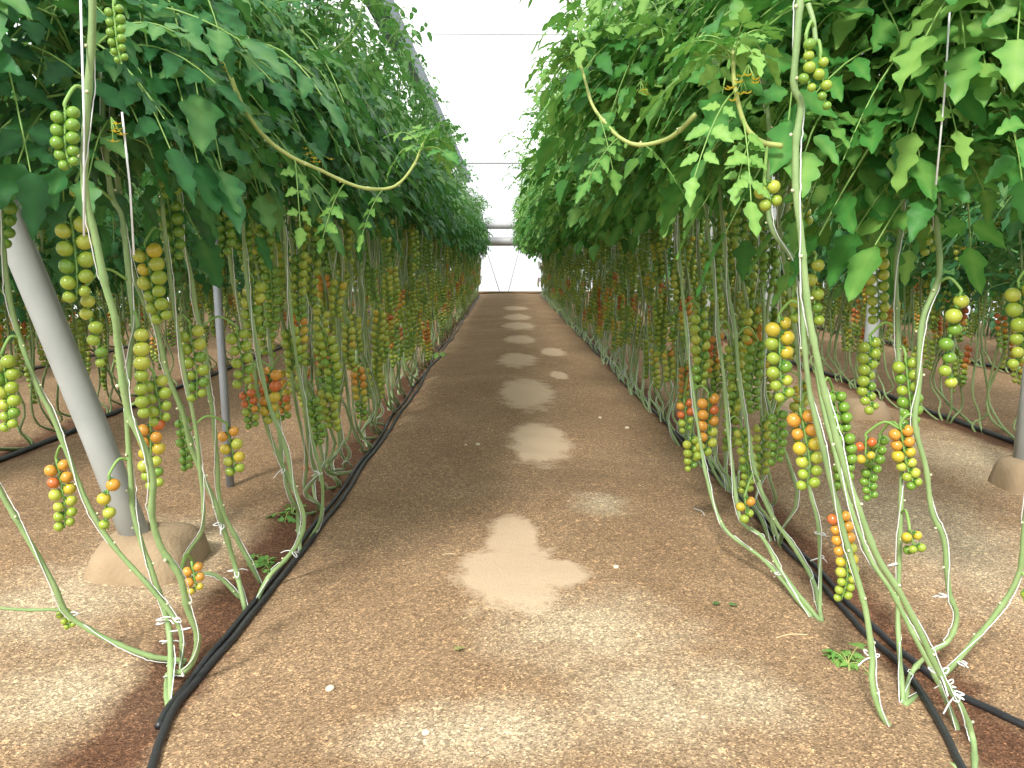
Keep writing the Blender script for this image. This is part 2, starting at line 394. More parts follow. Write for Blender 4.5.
# ------------------------------------------------------------------ near plants, drawn from the photo
def px_stem(pts, y0, y1, ground=False):
    out = []
    for i, p in enumerate(pts):
        s = i / (len(pts) - 1); out.append(at(p[0], p[1], y0 + (y1 - y0) * s))
    if ground: out[0] = gp(*pts[0]); 
    return out
def near_plant(label, base_px, stems, trusses, fol, ties=(), flowers=(), strs=(), seed=1, group='tomato plants beside the path'):
    rng = random.Random(seed); base = gp(*base_px); base.z -= .01
    root = empty('tomato_plant', base, label, 'tomato plant', group)
    allP = []
    for st in stems:
        pts, y0, y1, r0, r1 = st[:5]; opt = st[5] if len(st) > 5 else ''
        w = px_stem(pts, y0, y1, 'g' in opt)
        me, P, rad = stem_mesh([p - base for p in w], r0 * .8, r1 * .78, rng, 9, 6, 'stem_yellow' if 'y' in opt else 'stem')
        so = link('stem', me, root); 
        if 'y' in opt:
            so['label'] = 'long drooping yellow-green stem'; mbt = MB(); e = P[-1]; dn = (P[-1] - P[-4]).normalized()
            for k in range(11):
                q = P[-1 - (k % 4)]; dd = dn * rng.uniform(.2, 1.2) + V((rng.uniform(-1, 1), rng.uniform(-.7, .7), rng.uniform(-.2, .7)))
                compound(mbt, q, dd, rng.uniform(.1, .19), True, rng, rng.uniform(.5, .85), 2)
            for k in range(3):
                q = P[int(len(P) * (.35 + .18 * k))]; compound(mbt, q, V((rng.uniform(-.6, .6), -.5, -.4)), rng.uniform(.1, .17), True, rng, .7, 3)
            link('growing_tip', mbt.mesh('growing_tip', [M['leaf_bright'], M['truss']]), root)
        if 's' in opt:
            link('support_string', string_mesh(P, rad, rng), so)
        allP += [p + base for p in P]
    for t in trusses:
        x0, y0_, x1, y1_, Y, dpx, cols, sch = t[:8]
        top = at(x0, y0_, Y); bot = at(x1, y1_, Y); dia = dpx * Y / FPX
        top.z += dia * .3
        cand = [p for p in allP if p.z > top.z - .03] or allP
        a = min(cand, key=lambda p: (p - top - V((0, 0, .03))).length)
        if (a - top).length > .4: a = top + V((0.05, .05, .12))
        truss_objects(root, a, top, bot, dia, cols, sch, rng, base)
    for f in fol:                           # canopy regions
        seed2, n, X, Y, wx, z0, z1, yl, mat, kw = f
        mb = foliage(seed2, n, 0, wx, z0, z1, yl, True, **kw)
        link('foliage', mb.mesh('foliage', [M[mat], M['truss']]), root, V((X, Y, 0)) - base)
    for sp in strs:
        a, b_ = at(sp[0], sp[1], sp[4]) - base, at(sp[2], sp[3], sp[4]) - base; mb = MB()
        mb.tube([a, a.lerp(b_, .5) + V((.004, 0, 0)), b_], .0026, 5); link('support_string', mb.mesh('support_string', [M['string']]), root)
    for (x, y, Y) in ties:
        p = at(x, y, Y); q = min(allP, key=lambda k: (k - p).length); link('string_tie', tie_mesh(rng, .026), root, q - base)
    for (x, y, Y) in flowers:
        link('flower_cluster', flower_mesh(rng), root, at(x, y, Y) - base)
    return root

KW = dict(Lr=(.2, .37), shoots=1, tb=.45, lean=-.45)
near_plant('nearest tomato plant left of the path, its S-bent stem rising beside the black hoses', (168, 700),
  [([(168, 700), (166, 679), (176, 673), (186, 670), (195, 656), (197, 634), (187, 607), (180, 577), (161, 547), (152, 514), (153, 480), (145, 450), (130, 416), (123, 385), (118, 345), (115, 318), (105, 284), (96, 240), (85, 190), (86, 120), (92, 34), (92, -20)], 2.36, 1.85, .0125, .0105, 'gs'),
   ([(170, 696), (169, 630), (154, 577), (142, 544), (133, 510), (131, 480), (128, 440), (127, 400), (131, 350), (134, 325), (130, 291), (127, 260), (122, 217), (112, 196), (106, 150), (100, 60)], 2.38, 2.3, .0105, .009, 'gs'),
   ([(181, 672), (180, 630), (154, 592), (112, 544), (86, 500), (66, 450), (51, 413), (37, 386), (20, 338), (10, 300), (2, 240), (-10, 150)], 2.38, 2.25, .009, .009, 's'),
   ([(186, 661), (168, 659), (150, 656), (120, 645), (90, 630), (67, 613), (52, 581), (22, 529), (0, 491), (-30, 430), (-60, 300)], 2.4, 2.2, .0105, .0095, 's'),
   ([(72, 616), (56, 610), (28, 610), (-2, 608), (-50, 604)], 2.35, 2.25, .006, .006)],
  [(72, 223, 76, 300, 2.15, 17.5, 2, 'pale'), (84, 298, 97, 368, 2.2, 13.5, 1, 'green'),
   (66, 112, 72, 168, 1.85, 13, 2, 'dark'), (78, 186, 88, 206, 2.1, 11, 2, 'green'),
   (57, 464, 64, 528, 2.35, 12.5, 2, 'turn'), (110, 482, 109, 530, 2.3, 15, 1, 'turn'),
   (192, 566, 195, 592, 2.32, 10.5, 2, 'ora2'),
   (138, 332, 143, 418, 2.3, 15.5, 1, 'pale'), (154, 380, 160, 424, 2.35, 13, 2, 'green'),
   (151, 424, 157, 488, 2.35, 13.5, 2, 'turn'), (3, 360, 8, 430, 2.25, 14, 2, 'green'),
   (62, 612, 70, 628, 2.36, 8, 2, 'green'), (114, 8, 122, 62, 1.85, 9, 2, 'dark'), (4, 208, 0, 250, 2.4, 12, 2, 'dark')],
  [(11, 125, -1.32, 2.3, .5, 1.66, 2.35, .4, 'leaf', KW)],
  ties=[(170, 640, 2.38), (173, 621, 2.38), (197, 626, 2.38), (187, 607, 2.36), (66, 612, 2.36)], flowers=[(112, 130, 2.0)], strs=[(80, -20, 84, 236, 1.86), (122, 112, 134, 255, 2.0)], seed=21)
near_plant('second tomato plant left of the path, bearing the long drooping yellow-green shoot', (245, 604),
  [([(245, 604), (236, 570), (226, 535), (214, 500), (203, 477), (190, 443), (183, 413), (168, 375), (157, 331), (137, 284), (125, 240), (118, 180), (110, 90)], 2.95, 2.5, .012, .010, 'gs'),
   ([(242, 600), (215, 575), (184, 574), (187, 555), (202, 530), (203, 500), (200, 470), (196, 430), (186, 380), (176, 320), (168, 262), (162, 200)], 2.9, 2.6, .009, .008, 's'),
   ([(225, 60), (240, 100), (262, 134), (290, 156), (320, 170), (350, 184), (372, 189), (395, 186), (412, 168), (424, 142)], 2.5, 2.95, .0085, .006, 'y')],
  [(146, 250, 164, 322, 2.55, 15, 2, 'pale'), (190, 330, 196, 400, 2.7, 13, 2, 'green'), (227, 430, 235, 474, 2.85, 12, 2, 'turn'),
   (168, 205, 174, 262, 2.7, 12, 2, 'dark'), (181, 420, 186, 470, 2.95, 10, 2, 'dark'), (160, 150, 172, 196, 2.6, 12, 2, 'dark')],
  [(12, 140, -1.18, 2.7, .5, 1.68, 2.55, .45, 'leaf', KW)],
  ties=[(237, 566, 2.95), (204, 520, 2.9)], flowers=[(228, 66, 2.7), (312, 156, 2.9), (322, 163, 2.95)], seed=22)
near_plant('third tomato plant left of the path, its curved base lying along the black hoses', (255, 596),
  [([(255, 596), (268, 578), (285, 560), (299, 541), (304, 517), (294, 487), (286, 450), (268, 400), (256, 340), (248, 290), (244, 240), (240, 150)], 3.0, 3.1, .0115, .009, 'gs'),
   ([(262, 585), (240, 545), (221, 505), (217, 457), (213, 416), (208, 385), (205, 348), (196, 308), (191, 274), (183, 240), (178, 180), (172, 100)], 3.05, 2.8, .0105, .009, 's')],
  [(237, 333, 241, 386, 2.95, 11.5, 2, 'green'), (254, 286, 256, 336, 3.1, 11.5, 2, 'pale'), (246, 392, 251, 428, 3.3, 8.5, 2, 'red'),
   (219, 192, 222, 256, 2.95, 11, 2, 'dark'), (243, 204, 248, 262, 3.2, 10, 2, 'dark')],
  [(13, 130, -1.14, 3.25, .46, 1.7, 2.6, .45, 'leaf', KW)], ties=[(296, 545, 3.1)], seed=23)
near_plant('fourth tomato plant left of the path, a long orange-topped truss on its slanting stem', (300, 548),
  [([(300, 548), (298, 520), (297, 497), (277, 453), (264, 417), (251, 358), (241, 314), (233, 281), (227, 230), (222, 160)], 3.6, 3.1, .012, .0095, 'gs'),
   ([(305, 545), (320, 520), (322, 480), (310, 430), (298, 370), (290, 300), (284, 230), (280, 150)], 3.65, 3.5, .010, .008, 's')],
  [(271, 374, 274, 422, 3.35, 12, 2, 'orange'), (289, 330, 292, 372, 3.6, 10, 2, 'green'), (312, 400, 316, 446, 3.7, 9, 2, 'dark'),
   (281, 398, 284, 420, 3.7, 8, 2, 'red'), (262, 200, 266, 262, 3.5, 10, 2, 'dark'), (300, 255, 303, 320, 3.7, 9.5, 2, 'green')],
  [(14, 130, -1.12, 3.8, .44, 1.7, 2.65, .45, 'leaf', KW)], ties=[(283, 462, 3.5), (318, 470, 3.6)], seed=24)

KR = dict(Lr=(.2, .38), shoots=2, tb=.55)
near_plant('nearest tomato plant right of the path, thick paired stems running down to the hose end', (974, 775),
  [([(959, 766), (907, 744), (882, 715), (872, 682), (872, 657), (866, 612), (855, 570), (843, 529), (832, 487), (824, 453), (815, 417), (809, 388), (804, 340), (802, 300), (795, 262), (773, 231), (768, 200), (770, 140), (762, 60)], 2.0, 2.35, .0105, .009, 'gs'),
   ([(975, 776), (973, 740), (961, 707), (940, 674), (920, 632), (899, 591), (878, 558), (857, 504), (843, 462), (827, 402), (818, 362), (809, 315), (804, 267), (801, 234), (796, 190), (796, 142), (801, 105), (794, 85), (797, 40), (801, -10)], 2.0, 1.92, .0105, .0105, 'gs'),
   ([(966, 760), (955, 722), (935, 676), (912, 632), (892, 592), (870, 558), (850, 506), (838, 464), (822, 402), (813, 340), (800, 275)], 2.04, 2.25, .0085, .008, 's'),
   ([(782, 146), (762, 142), (748, 130), (740, 110), (734, 80), (733, 50)], 1.98, 1.96, .0085, .006, 'y'),
   ([(808, 4), (813, 20), (816, 44)], 1.92, 1.9, .0075, .007)],
  [(779, 322, 786, 400, 2.3, 14.5, 2, 'pale'), (793, 298, 795, 325, 2.32, 13, 1, 'pale'), (815, 262, 818, 326, 2.35, 13.5, 1, 'green'),
   (800, 414, 806, 488, 2.28, 14.5, 2, 'turn'), (832, 396, 838, 490, 2.3, 12, 3, 'dark'),
   (838, 515, 840, 600, 2.15, 12, 2, 'turn'), (806, 42, 812, 92, 1.88, 11.5, 1, 'green'), (820, 60, 824, 110, 1.88, 11, 1, 'green'),
   (764, 186, 770, 208, 1.98, 14, 2, 'pale')],
  [(31, 130, 1.0, 2.5, .5, 1.7, 2.45, .42, 'leaf_bright', KR), (36, 60, 1.22, 2.3, .34, 1.62, 2.2, .25, 'leaf_bright', KR)],
  ties=[(940, 674, 2.03), (948, 690, 2.02), (943, 660, 2.03), (872, 657, 2.1), (938, 682, 2.03)], flowers=[(742, 92, 1.95), (748, 78, 1.95)], seed=31)
near_plant('second tomato plant right of the path, one stem curving out to the right picture edge', (905, 697),
  [([(905, 697), (911, 674), (930, 653), (949, 640), (957, 616), (949, 591), (944, 541), (932, 512), (926, 468), (915, 424), (919, 384), (922, 322), (939, 275), (937, 220), (940, 160), (948, 80), (950, 0)], 2.34, 2.35, .0095, .0105, 'gs'),
   ([(904, 696), (898, 628), (899, 574), (901, 500), (902, 420), (900, 384), (898, 329), (896, 267), (901, 220), (903, 160), (905, 90)], 2.34, 2.5, .009, .0085, 'gs'),
   ([(905, 698), (932, 686), (957, 661), (998, 611), (1019, 574), (1024, 533), (1034, 450), (1040, 330), (1042, 200)], 2.34, 2.2, .0105, .0095, 'gs')],
  [(960, 298, 953, 388, 2.3, 15.5, 1, 'pale'), (874, 252, 877, 322, 2.55, 12, 2, 'pale'), (870, 342, 874, 412, 2.5, 12, 2, 'green'),
   (905, 362, 908, 436, 2.4, 12.5, 2, 'green'), (900, 430, 917, 488, 2.36, 12.5, 2, 'turn'), (880, 440, 872, 500, 2.5, 10.5, 2, 'dark'),
   (909, 534, 914, 554, 2.3, 11, 3, 'yellow'), (1018, 288, 1014, 366, 2.25, 15, 2, 'pale'), (927, 210, 928, 254, 2.5, 11.5, 2, 'green'),
   (866, 440, 868, 462, 2.45, 11, 2, 'orange'), (1026, 590, 1025, 604, 2.25, 12, 1, 'green')],
  [(32, 165, 1.40, 2.45, .5, 1.6, 2.5, .42, 'leaf_bright', KR)],
  strs=[(951, -10, 936, 185, 2.05)], ties=[(949, 596, 2.35), (957, 661, 2.3), (900, 560, 2.4)], seed=32)
near_plant('third tomato plant right of the path, four stems fanning out left beneath ripening trusses', (822, 616),
  [([(822, 616), (814, 583), (795, 549), (770, 512), (754, 467), (748, 430), (740, 389), (735, 328), (728, 288), (722, 220), (716, 150)], 2.87, 3.5, .0105, .009, 'gs'),
   ([(820, 612), (820, 574), (818, 525), (810, 491), (804, 440), (800, 380), (792, 310), (780, 230), (775, 150)], 2.87, 3.0, .0085, .008, 'gs'),
   ([(820, 615), (783, 574), (762, 537), (741, 520), (733, 471), (728, 430), (724, 379), (719, 338), (716, 298), (708, 230), (700, 150)], 2.88, 3.6, .010, .0085, 'gs'),
   ([(812, 612), (766, 562), (725, 529), (708, 483), (700, 440), (692, 380), (684, 310), (678, 230), (672, 150)], 2.9, 4.0, .0095, .008, 'gs'),
   ([(696, 114), (680, 130), (665, 140), (640, 145), (622, 139), (606, 124), (592, 104), (584, 76), (576, 50)], 2.4, 2.7, .0095, .0055, 'y')],
  [(778, 414, 775, 464, 3.0, 10, 2, 'dark'), (745, 500, 749, 520, 2.95, 10.5, 2, 'turn'), (699, 314, 697, 388, 3.6, 10.5, 2, 'green'),
   (708, 398, 701, 458, 3.5, 11.5, 2, 'orange'), (684, 402, 685, 432, 3.8, 8.5, 2, 'red'), (733, 345, 731, 412, 3.5, 9.5, 2, 'green'),
   (757, 345, 756, 412, 3.4, 10, 2, 'dark'), (741, 430, 744, 492, 3.3, 9.5, 2, 'green'), (736, 160, 738, 240, 3.3, 11, 2, 'dark'),
   (716, 240, 718, 300, 3.6, 10, 2, 'dark'), (690, 440, 690, 470, 3.6, 9, 2, 'green')],
  [(33, 150, 1.02, 3.0, .55, 1.72, 2.65, .45, 'leaf_bright', KR), (37, 62, .62, 3.35, .36, 1.9, 2.5, .45, 'leaf_bright', KR)],
  ties=[(775, 570, 2.9), (800, 556, 2.9), (819, 538, 2.88)], flowers=[(640, 90, 3.0)], seed=33)

# ------------------------------------------------------------------ the rest of the rows
def proto_stems(seed, k, lean):
    rng = random.Random(seed); out = []
    for i in range(k):
        dy = lean * rng.uniform(.3, 1.0); dx = rng.uniform(-.16, .16); b = V((rng.uniform(-.04, .04), rng.uniform(-.05, .05), -.03))
        run = rng.uniform(.05, .3) * rng.choice((1, 1, -1)) + (rng.uniform(.3, .7) if i > 1 else 0); top = rng.uniform(2.0, 2.4)
        pts = [b, b + V((rng.uniform(-.03, .05), run * .5, .09)), V((rng.uniform(-.06, .06), run * .85, .14)), V((rng.uniform(-.08, .06), run, .32))]
        for z in (.7, 1.1, 1.5, top):
            s = z / top; pts.append(V((dx * s + rng.uniform(-.04, .04), run + (dy - run) * s + rng.uniform(-.05, .05), z)))
        me, P, rad = stem_mesh(pts, .0082, .0068, rng, 6, 3, 'stem_far', scars=False)
        out.append((me, string_mesh(P, rad, rng, 3, .0019), P))
    return out
NS = 6
PST = [proto_stems(100 + i, 4, .75) for i in range(NS)]
PSTS = [proto_stems(140 + i, 4, .5) for i in range(4)]
TS = ['green', 'green', 'pale', 'dark', 'green', 'turn', 'orange', 'red', 'yellow']
rngT = random.Random(5)
TJ_MID = {s: [truss_joined(.047, 2, s, rngT.uniform(.24, .4), rngT, (9, 6)) for _ in range(3)] for s in RIPE}
TJ_FAR = {s: [truss_joined(.05, 2, s, rngT.uniform(.24, .36), rngT, (6, 4)) for _ in range(2)] for s in RIPE}
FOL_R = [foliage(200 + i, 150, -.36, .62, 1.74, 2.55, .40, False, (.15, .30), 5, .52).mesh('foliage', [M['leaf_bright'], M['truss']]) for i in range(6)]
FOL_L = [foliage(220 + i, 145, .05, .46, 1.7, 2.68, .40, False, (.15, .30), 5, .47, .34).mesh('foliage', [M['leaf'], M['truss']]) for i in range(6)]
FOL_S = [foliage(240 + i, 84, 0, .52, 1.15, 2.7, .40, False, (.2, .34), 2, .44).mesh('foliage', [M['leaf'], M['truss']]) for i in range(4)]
ORD = ['first', 'second', 'third', 'fourth', 'fifth', 'sixth', 'seventh', 'eighth', 'ninth', 'tenth', 'eleventh', 'twelfth', 'thirteenth', 'fourteenth', 'fifteenth', 'sixteenth']

def row_plant(x, y, right, seed, label, group, level, ntr):
    """level 2: tomatoes as sub-parts, 1: trusses as parts, 0: distant"""
    rng = random.Random(seed); x += rng.uniform(-.04, .04); y += rng.uniform(-.06, .06)
    base = V((x, y, gz(x, y))); rz = 0 if right else PI
    root = empty('tomato_plant', base, label, 'tomato plant', group, rz)
    side = level == 0 and ntr == 10
    st = rng.choice(PSTS if side else PST); P = []
    for me, sme, pp in st:
        so = link('stem', me, root)
        if y < 13 and not side: link('support_string', sme, so)
        P.append(pp)
    fm = rng.choice(FOL_S if side else FOL_R if right else FOL_L)
    fo = link('foliage', fm, root, (0, rng.uniform(-.05, .05), rng.uniform(-.06, .12)))
    fo.scale = (rng.uniform(.88, 1.12), rng.choice((-1, 1)) * rng.uniform(.95, 1.1), rng.uniform(.96, 1.05))
    for i in range(ntr):
        z = (.5 if side else .58) + (1.3 if side else 1.25) * ((i + rng.random()) / ntr)
        pp = P[i % len(P)]; a = min(pp, key=lambda p: abs(p.z - z))
        off = V((rng.uniform(.03, .13) * rng.choice((-1, 1)), rng.uniform(-.12, .12), 0)); top = V((a.x, a.y, z)) + off
        if z < 1.0: sch = rng.choice(['turn', 'orange', 'green', 'green', 'yellow', 'pale', 'green', 'green', 'red', 'pale'])
        elif z < 1.25: sch = rng.choice(['green', 'pale', 'turn', 'green', 'green', 'pale', 'green'])
        else: sch = rng.choice(['green', 'dark', 'green', 'pale', 'dark'])
        if level == 2:
            truss_objects(root, V((a.x, a.y, z + .02)), top, top + V((rng.uniform(-.03, .03), rng.uniform(-.03, .03), -rng.uniform(.2, .34))), rng.uniform(.042, .049), 2, sch, rng, V((0, 0, 0)))
        else:
            o = link('tomato_truss', rng.choice((TJ_MID if level == 1 else TJ_FAR)[sch]), root, top)
            o.rotation_euler = (0, 0, math.atan2(off.y, off.x) + rng.uniform(-.4, .4)); o.scale = (1, 1, rng.uniform(.85, 1.1))
            if sch in ('turn', 'orange', 'red'): o['label'] = 'truss of tomatoes ripening from orange to green'

def main_row(x, right, y0, k0, side):
    y = y0; k = k0; s = 0
    while y < 28.2:
        if k < 16: lab = '%s tomato plant from the front in the row %s of the path' % (ORD[k], side)
        else: lab = 'distant tomato plant near the far end of the row %s of the path' % side
        grp = 'tomato plants beside the path' if k < 16 else 'distant tomato plants in the row %s of the path' % side
        row_plant(x, y, right, 1000 * (1 + right) + k, lab, grp, 2 if y < 6.2 else 1 if y < 11 else 0, 11 if y < 16 else 9)
        y += .46 if y < 10 else .55; k += 1
main_row(XL, False, 4.05, 4, 'left')
main_row(XR, True, 3.45, 3, 'right')
def side_row(x, right, y0, y1, label, group, seed):
    y = y0; k = 0
    while y < y1:
        row_plant(x, y, right, seed + k, label, group, 0, 10); y += .52; k += 1
side_row(-3.4, False, 4.0, 28.2, 'shaded tomato plant in the second row to the left of the path', 'tomato plants in the second row on the left', 5000)
side_row(3.6, True, 4.2, 28.2, 'shaded tomato plant in the second row to the right of the path', 'tomato plants in the second row on the right', 6000)
side_row(-5.7, False, 7.6, 28.2, 'dim tomato plant in the third row to the left of the path', 'tomato plants in the third row on the left', 7000)
side_row(5.9, True, 8.0, 28.2, 'dim tomato plant in the third row to the right of the path', 'tomato plants in the third row on the right', 8000)

def hedge(x, y0, y1, label, seed):
    """the outermost crop row, seen only as a tangle through the nearer rows"""
    rng = random.Random(seed); mb = MB(); y = y0
    while y < y1:
        for i in range(46):
            z = rng.choice((rng.uniform(.25, 1.35), rng.uniform(1.7, 2.8), rng.uniform(.25, 1.2)))
            compound(mb, V((x + rng.uniform(-.3, .3), y + rng.uniform(-.4, .4), z)), V((rng.uniform(-1, 1), rng.uniform(-1, 1), rng.uniform(-.6, .3))), rng.uniform(.26, .42), False, rng, rng.uniform(.15, .6), 2)
        for i in range(5):
            a = V((x + rng.uniform(-.2, .2), y + rng.uniform(-.3, .3), 0)); mb.tube([a, a + V((.05, rng.uniform(-.2, .2), 1.1)), a + V((0, rng.uniform(-.3, .3), 2.4))], .008, 4, 1)
        for i in range(5):
            c = V((x + rng.uniform(-.3, .3), y + rng.uniform(-.3, .3), rng.uniform(.6, 1.8)))
            for k in range(10): mb.ball(c + V((.025 * (-1) ** k, .01, -.026 * k)), .024, 6, 4, 2 + (rng.random() < .2))
        y += .5
    tag(link('tomato_crop', mb.mesh('tomato_crop', [M['leaf'], M['stem_far'], TOM[1], TOM[4]])), label, 'tomato plants', None, 'stuff')
hedge(-7.9, 9, 28.4, 'dense tangle of tomato plants in the outermost row on the left', 41)
hedge(8.1, 9, 28.4, 'dense tangle of tomato plants in the outermost row on the right', 42)

# ------------------------------------------------------------------ hoses
def hose(label, pts, r=.011, group=None):
    P = cat(pts, 5); P = [V((p.x, p.y, gz(p.x, p.y) + r * .8 + (p.z if p.z > 0.001 else 0))) for p in P]
    mb = MB(); mb.tube(P, r, 10, 0)
    o = link('irrigation_hose', mb.mesh('irrigation_hose', [M['hose']])); tag(o, label, 'hose', group); return o
def g2(px, py): p = gp(px, py); return V((p.x, p.y, 0))
rh = random.Random(3)
def tail(x, y0, off): 
    out = []; y = y0
    while y < 28.5: out.append(V((x + off + rh.uniform(-.025, .025), y, 0))); y += .8
    return out
hl = [(140, 800), (150, 768), (160, 735), (176, 700), (200, 672), (228, 642), (255, 606), (288, 566), (318, 528), (346, 492)]
hose('black drip hose of the left row, running to the lower picture edge', [g2(*p) for p in hl] + tail(-.93, 4.9, .03), .0125, 'black drip hoses')
hl2 = [(158, 722), (166, 706), (178, 690), (196, 668), (222, 638), (250, 602), (282, 562), (312, 524), (340, 490)]
hose('black drip hose of the left row against the stems, near end cut off', [g2(*p) for p in hl2] + tail(-.93, 4.9, -.03), .0115, 'black drip hoses')
hr = [(985, 800), (962, 768), (945, 728), (925, 690), (900, 656), (868, 628), (840, 598), (800, 556), (772, 528), (745, 500), (722, 478)]
hose('black drip hose of the right row, curving down to the lower picture edge', [g2(*p) for p in hr] + tail(1.28, 4.6, .0), .0115, 'black drip hoses')
hr2 = [(1080, 752), (1024, 726), (985, 704), (950, 684), (920, 660), (890, 634), (850, 598), (812, 558), (782, 530), (752, 500), (728, 478)]
hose('black drip hose of the right row, branching away to the right picture edge', [g2(*p) for p in hr2] + tail(1.28, 4.6, .05), .0115, 'black drip hoses')
for xr, lab in ((-3.4, 'black drip hose along the second row left of the path'), (3.6, 'black drip hose along the second row right of the path')):
    hose(lab, tail(xr, 2.4, .06), .022, 'black drip hoses')
for xr, lab in ((-5.7, 'black drip hose along the third row left of the path'), (5.9, 'black drip hose along the third row right of the path')):
    hose(lab, tail(xr, 6.4, .06), .02, 'black drip hoses')

# ------------------------------------------------------------------ posts, wires, end wall fittings
def footing_mesh(w, h, seed):
    rng = random.Random(seed); mb = MB(); n = 18; rings = [(1.05, -.05), (1.0, .02), (.9, h * .6), (.7, h * .92), (.35, h), ]
    vs = []; fs = []
    for k, (s, z) in enumerate(rings):
        for j in range(n):
            a = 2 * PI * j / n; sq = 1 / max(abs(math.cos(a)), abs(math.sin(a))); sq = min(sq, 1.22)
            r = w * s * sq * (1 + .08 * noise.noise(V((math.cos(a) * 1.5, math.sin(a) * 1.5, z * 6 + seed))))
            vs.append(V((r * math.cos(a), r * math.sin(a), z + .02 * noise.noise(V((a, k, seed))))))
    for k in range(len(rings) - 1):
        for j in range(n): fs.append((k * n + j, k * n + (j + 1) % n, (k + 1) * n + (j + 1) % n, (k + 1) * n + j))
    fs.append(tuple((len(rings) - 1) * n + j for j in range(n))); mb.add(vs, fs, 0)
    return mb.mesh('concrete_footing', [M['concrete']])
def post(name, label, base, top, r, foot=None, group=None, mat='steel'):
    root = empty(name, base, label, 'post', group); mb = MB(); d = top - base
    mb.tube([d * (i / 6) - V((0, 0, .04 if i == 0 else 0)) for i in range(7)], r, 20, 0)
    link('pole', mb.mesh('pole', [M[mat]]), root)
    if foot: link('concrete_footing', footing_mesh(foot[0], foot[1], foot[2]), root)
    return root
b = gp(150, 566); t = at(0, 180, 3.1); d = (t - at(150, 548, b.y)); base = V((b.x, b.y, 0)); 
post('leaning_post', 'thick grey steel post leaning left out of a concrete footing', base, base + d * (3.4 / d.z), .058, (.21, .16, 1))
for i in range(9):
    y = 4.4 + 2.6 * i; lab = 'thin grey pipe standing behind the left row beside the orange trusses' if i == 0 else 'thin grey support pipe farther down behind the left row'
    x = gp(224, 492).x if i == 0 else -1.62
    bb = V((x, y, gz(x, y)))
    o = post('support_pipe', lab, bb, bb + V((-.03, 0, 3.95)), .023, None, 'thin support pipes behind the left row', 'steel_thin')
for i, (x, y) in enumerate([(2.98, 6.4), (2.98, 9.0), (2.98, 11.6), (2.98, 14.2), (2.98, 16.8), (2.98, 19.4), (2.98, 22), (2.98, 24.6)]):
    lab = 'thick grey upright post with a concrete footing behind the right row' if i == 0 else 'grey upright post farther back behind the right row'
    bb = V((x, y, gz(x, y)))
    post('upright_post', lab, bb, bb + V((.05, 0, 4.0)), .055, (.17, .14, 5 + i), 'upright posts behind the right row')
x, y = 2.93, 4.32
post('upright_post', 'grey upright post whose concrete footing just shows at the right picture edge', V((x, y, gz(x, y))), V((x + .05, y, 4.0)), .055, (.13, .17, 3), 'upright posts behind the right row')

# roof gutter above the left row: a folded steel channel running the length of the house
mb = MB(); prof = [(-.15, .10), (-.14, .10), (-.085, -.06), (.085, -.06), (.14, .10), (.15, .10), (.10, -.075), (-.10, -.075)]
H = 4.05; X = -1.40; vs = []; n = len(prof)
for yy in (2, 29.2):
    for px_, pz in prof: vs.append(V((X + px_, yy, H + pz)))
mb.add(vs, [(i, (i + 1) % n, n + (i + 1) % n, n + i) for i in range(n)] + [tuple(range(n))[::-1], tuple(range(n, 2 * n))], 0, .5, False)
tag(link('roof_gutter', mb.mesh('roof_gutter', [M['gutter']])), 'grey steel gutter running overhead along the left row toward the end wall', 'gutter')
mbf = MB()
def cable(label, a, b_, r, sag=0, name='overhead_wire', mat='wire', cat_='wire', group=None):
    mb = MB(); pts = [a.lerp(b_, i / 16) - V((0, 0, sag * 4 * (i / 16) * (1 - i / 16))) for i in range(17)]
    mb.tube(pts, r, 8, 0); return tag(link(name, mb.mesh(name, [M[mat]])), label, cat_, group)
cable('thin overhead wire crossing the path high up between the rows, nearest of the wires', V((-9.38, 10, 3.98)), V((9.58, 10, 3.92)), .007)
cable('dark overhead wire crossing the path just above the distant plants', V((-9.38, 26, 4.3)), V((9.58, 26, 4.3)), .03)
EW = 29.6
cable('thin pale wire slanting down from the lower duct, left of two', at(485, 246, EW - .75), gp(500, 294) + V((0, 0, .02)), .012, 0, 'bracing_wire', 'wire', 'wire')
cable('thin pale wire slanting down from the lower duct, right of two', at(520, 247, EW - .75), gp(508, 294) + V((0, 0, .02)), .012, 0, 'bracing_wire', 'wire', 'wire')
for py, r, lab in ((225.5, .13, 'upper of two grey horizontal ducts at the end wall'), (241.5, .16, 'lower of two grey horizontal ducts at the end wall')):
    z = at(505, py, EW - .6).z
    cable(lab, V((-9.38, EW - .6, z)), V((9.58, EW - .6, z)), r, 0, 'end_duct', 'duct', 'duct')
mb = MB(); mb.tube([V((-9.38, EW - .45, gz(-7, 29) + .03)), V((9.58, EW - .45, gz(7, 29) + .03))], .05, 6, 0)
tag(link('foot_beam', mb.mesh('foot_beam', [M['timber']])), 'low brown beam lying across the far end of the path', 'beam')

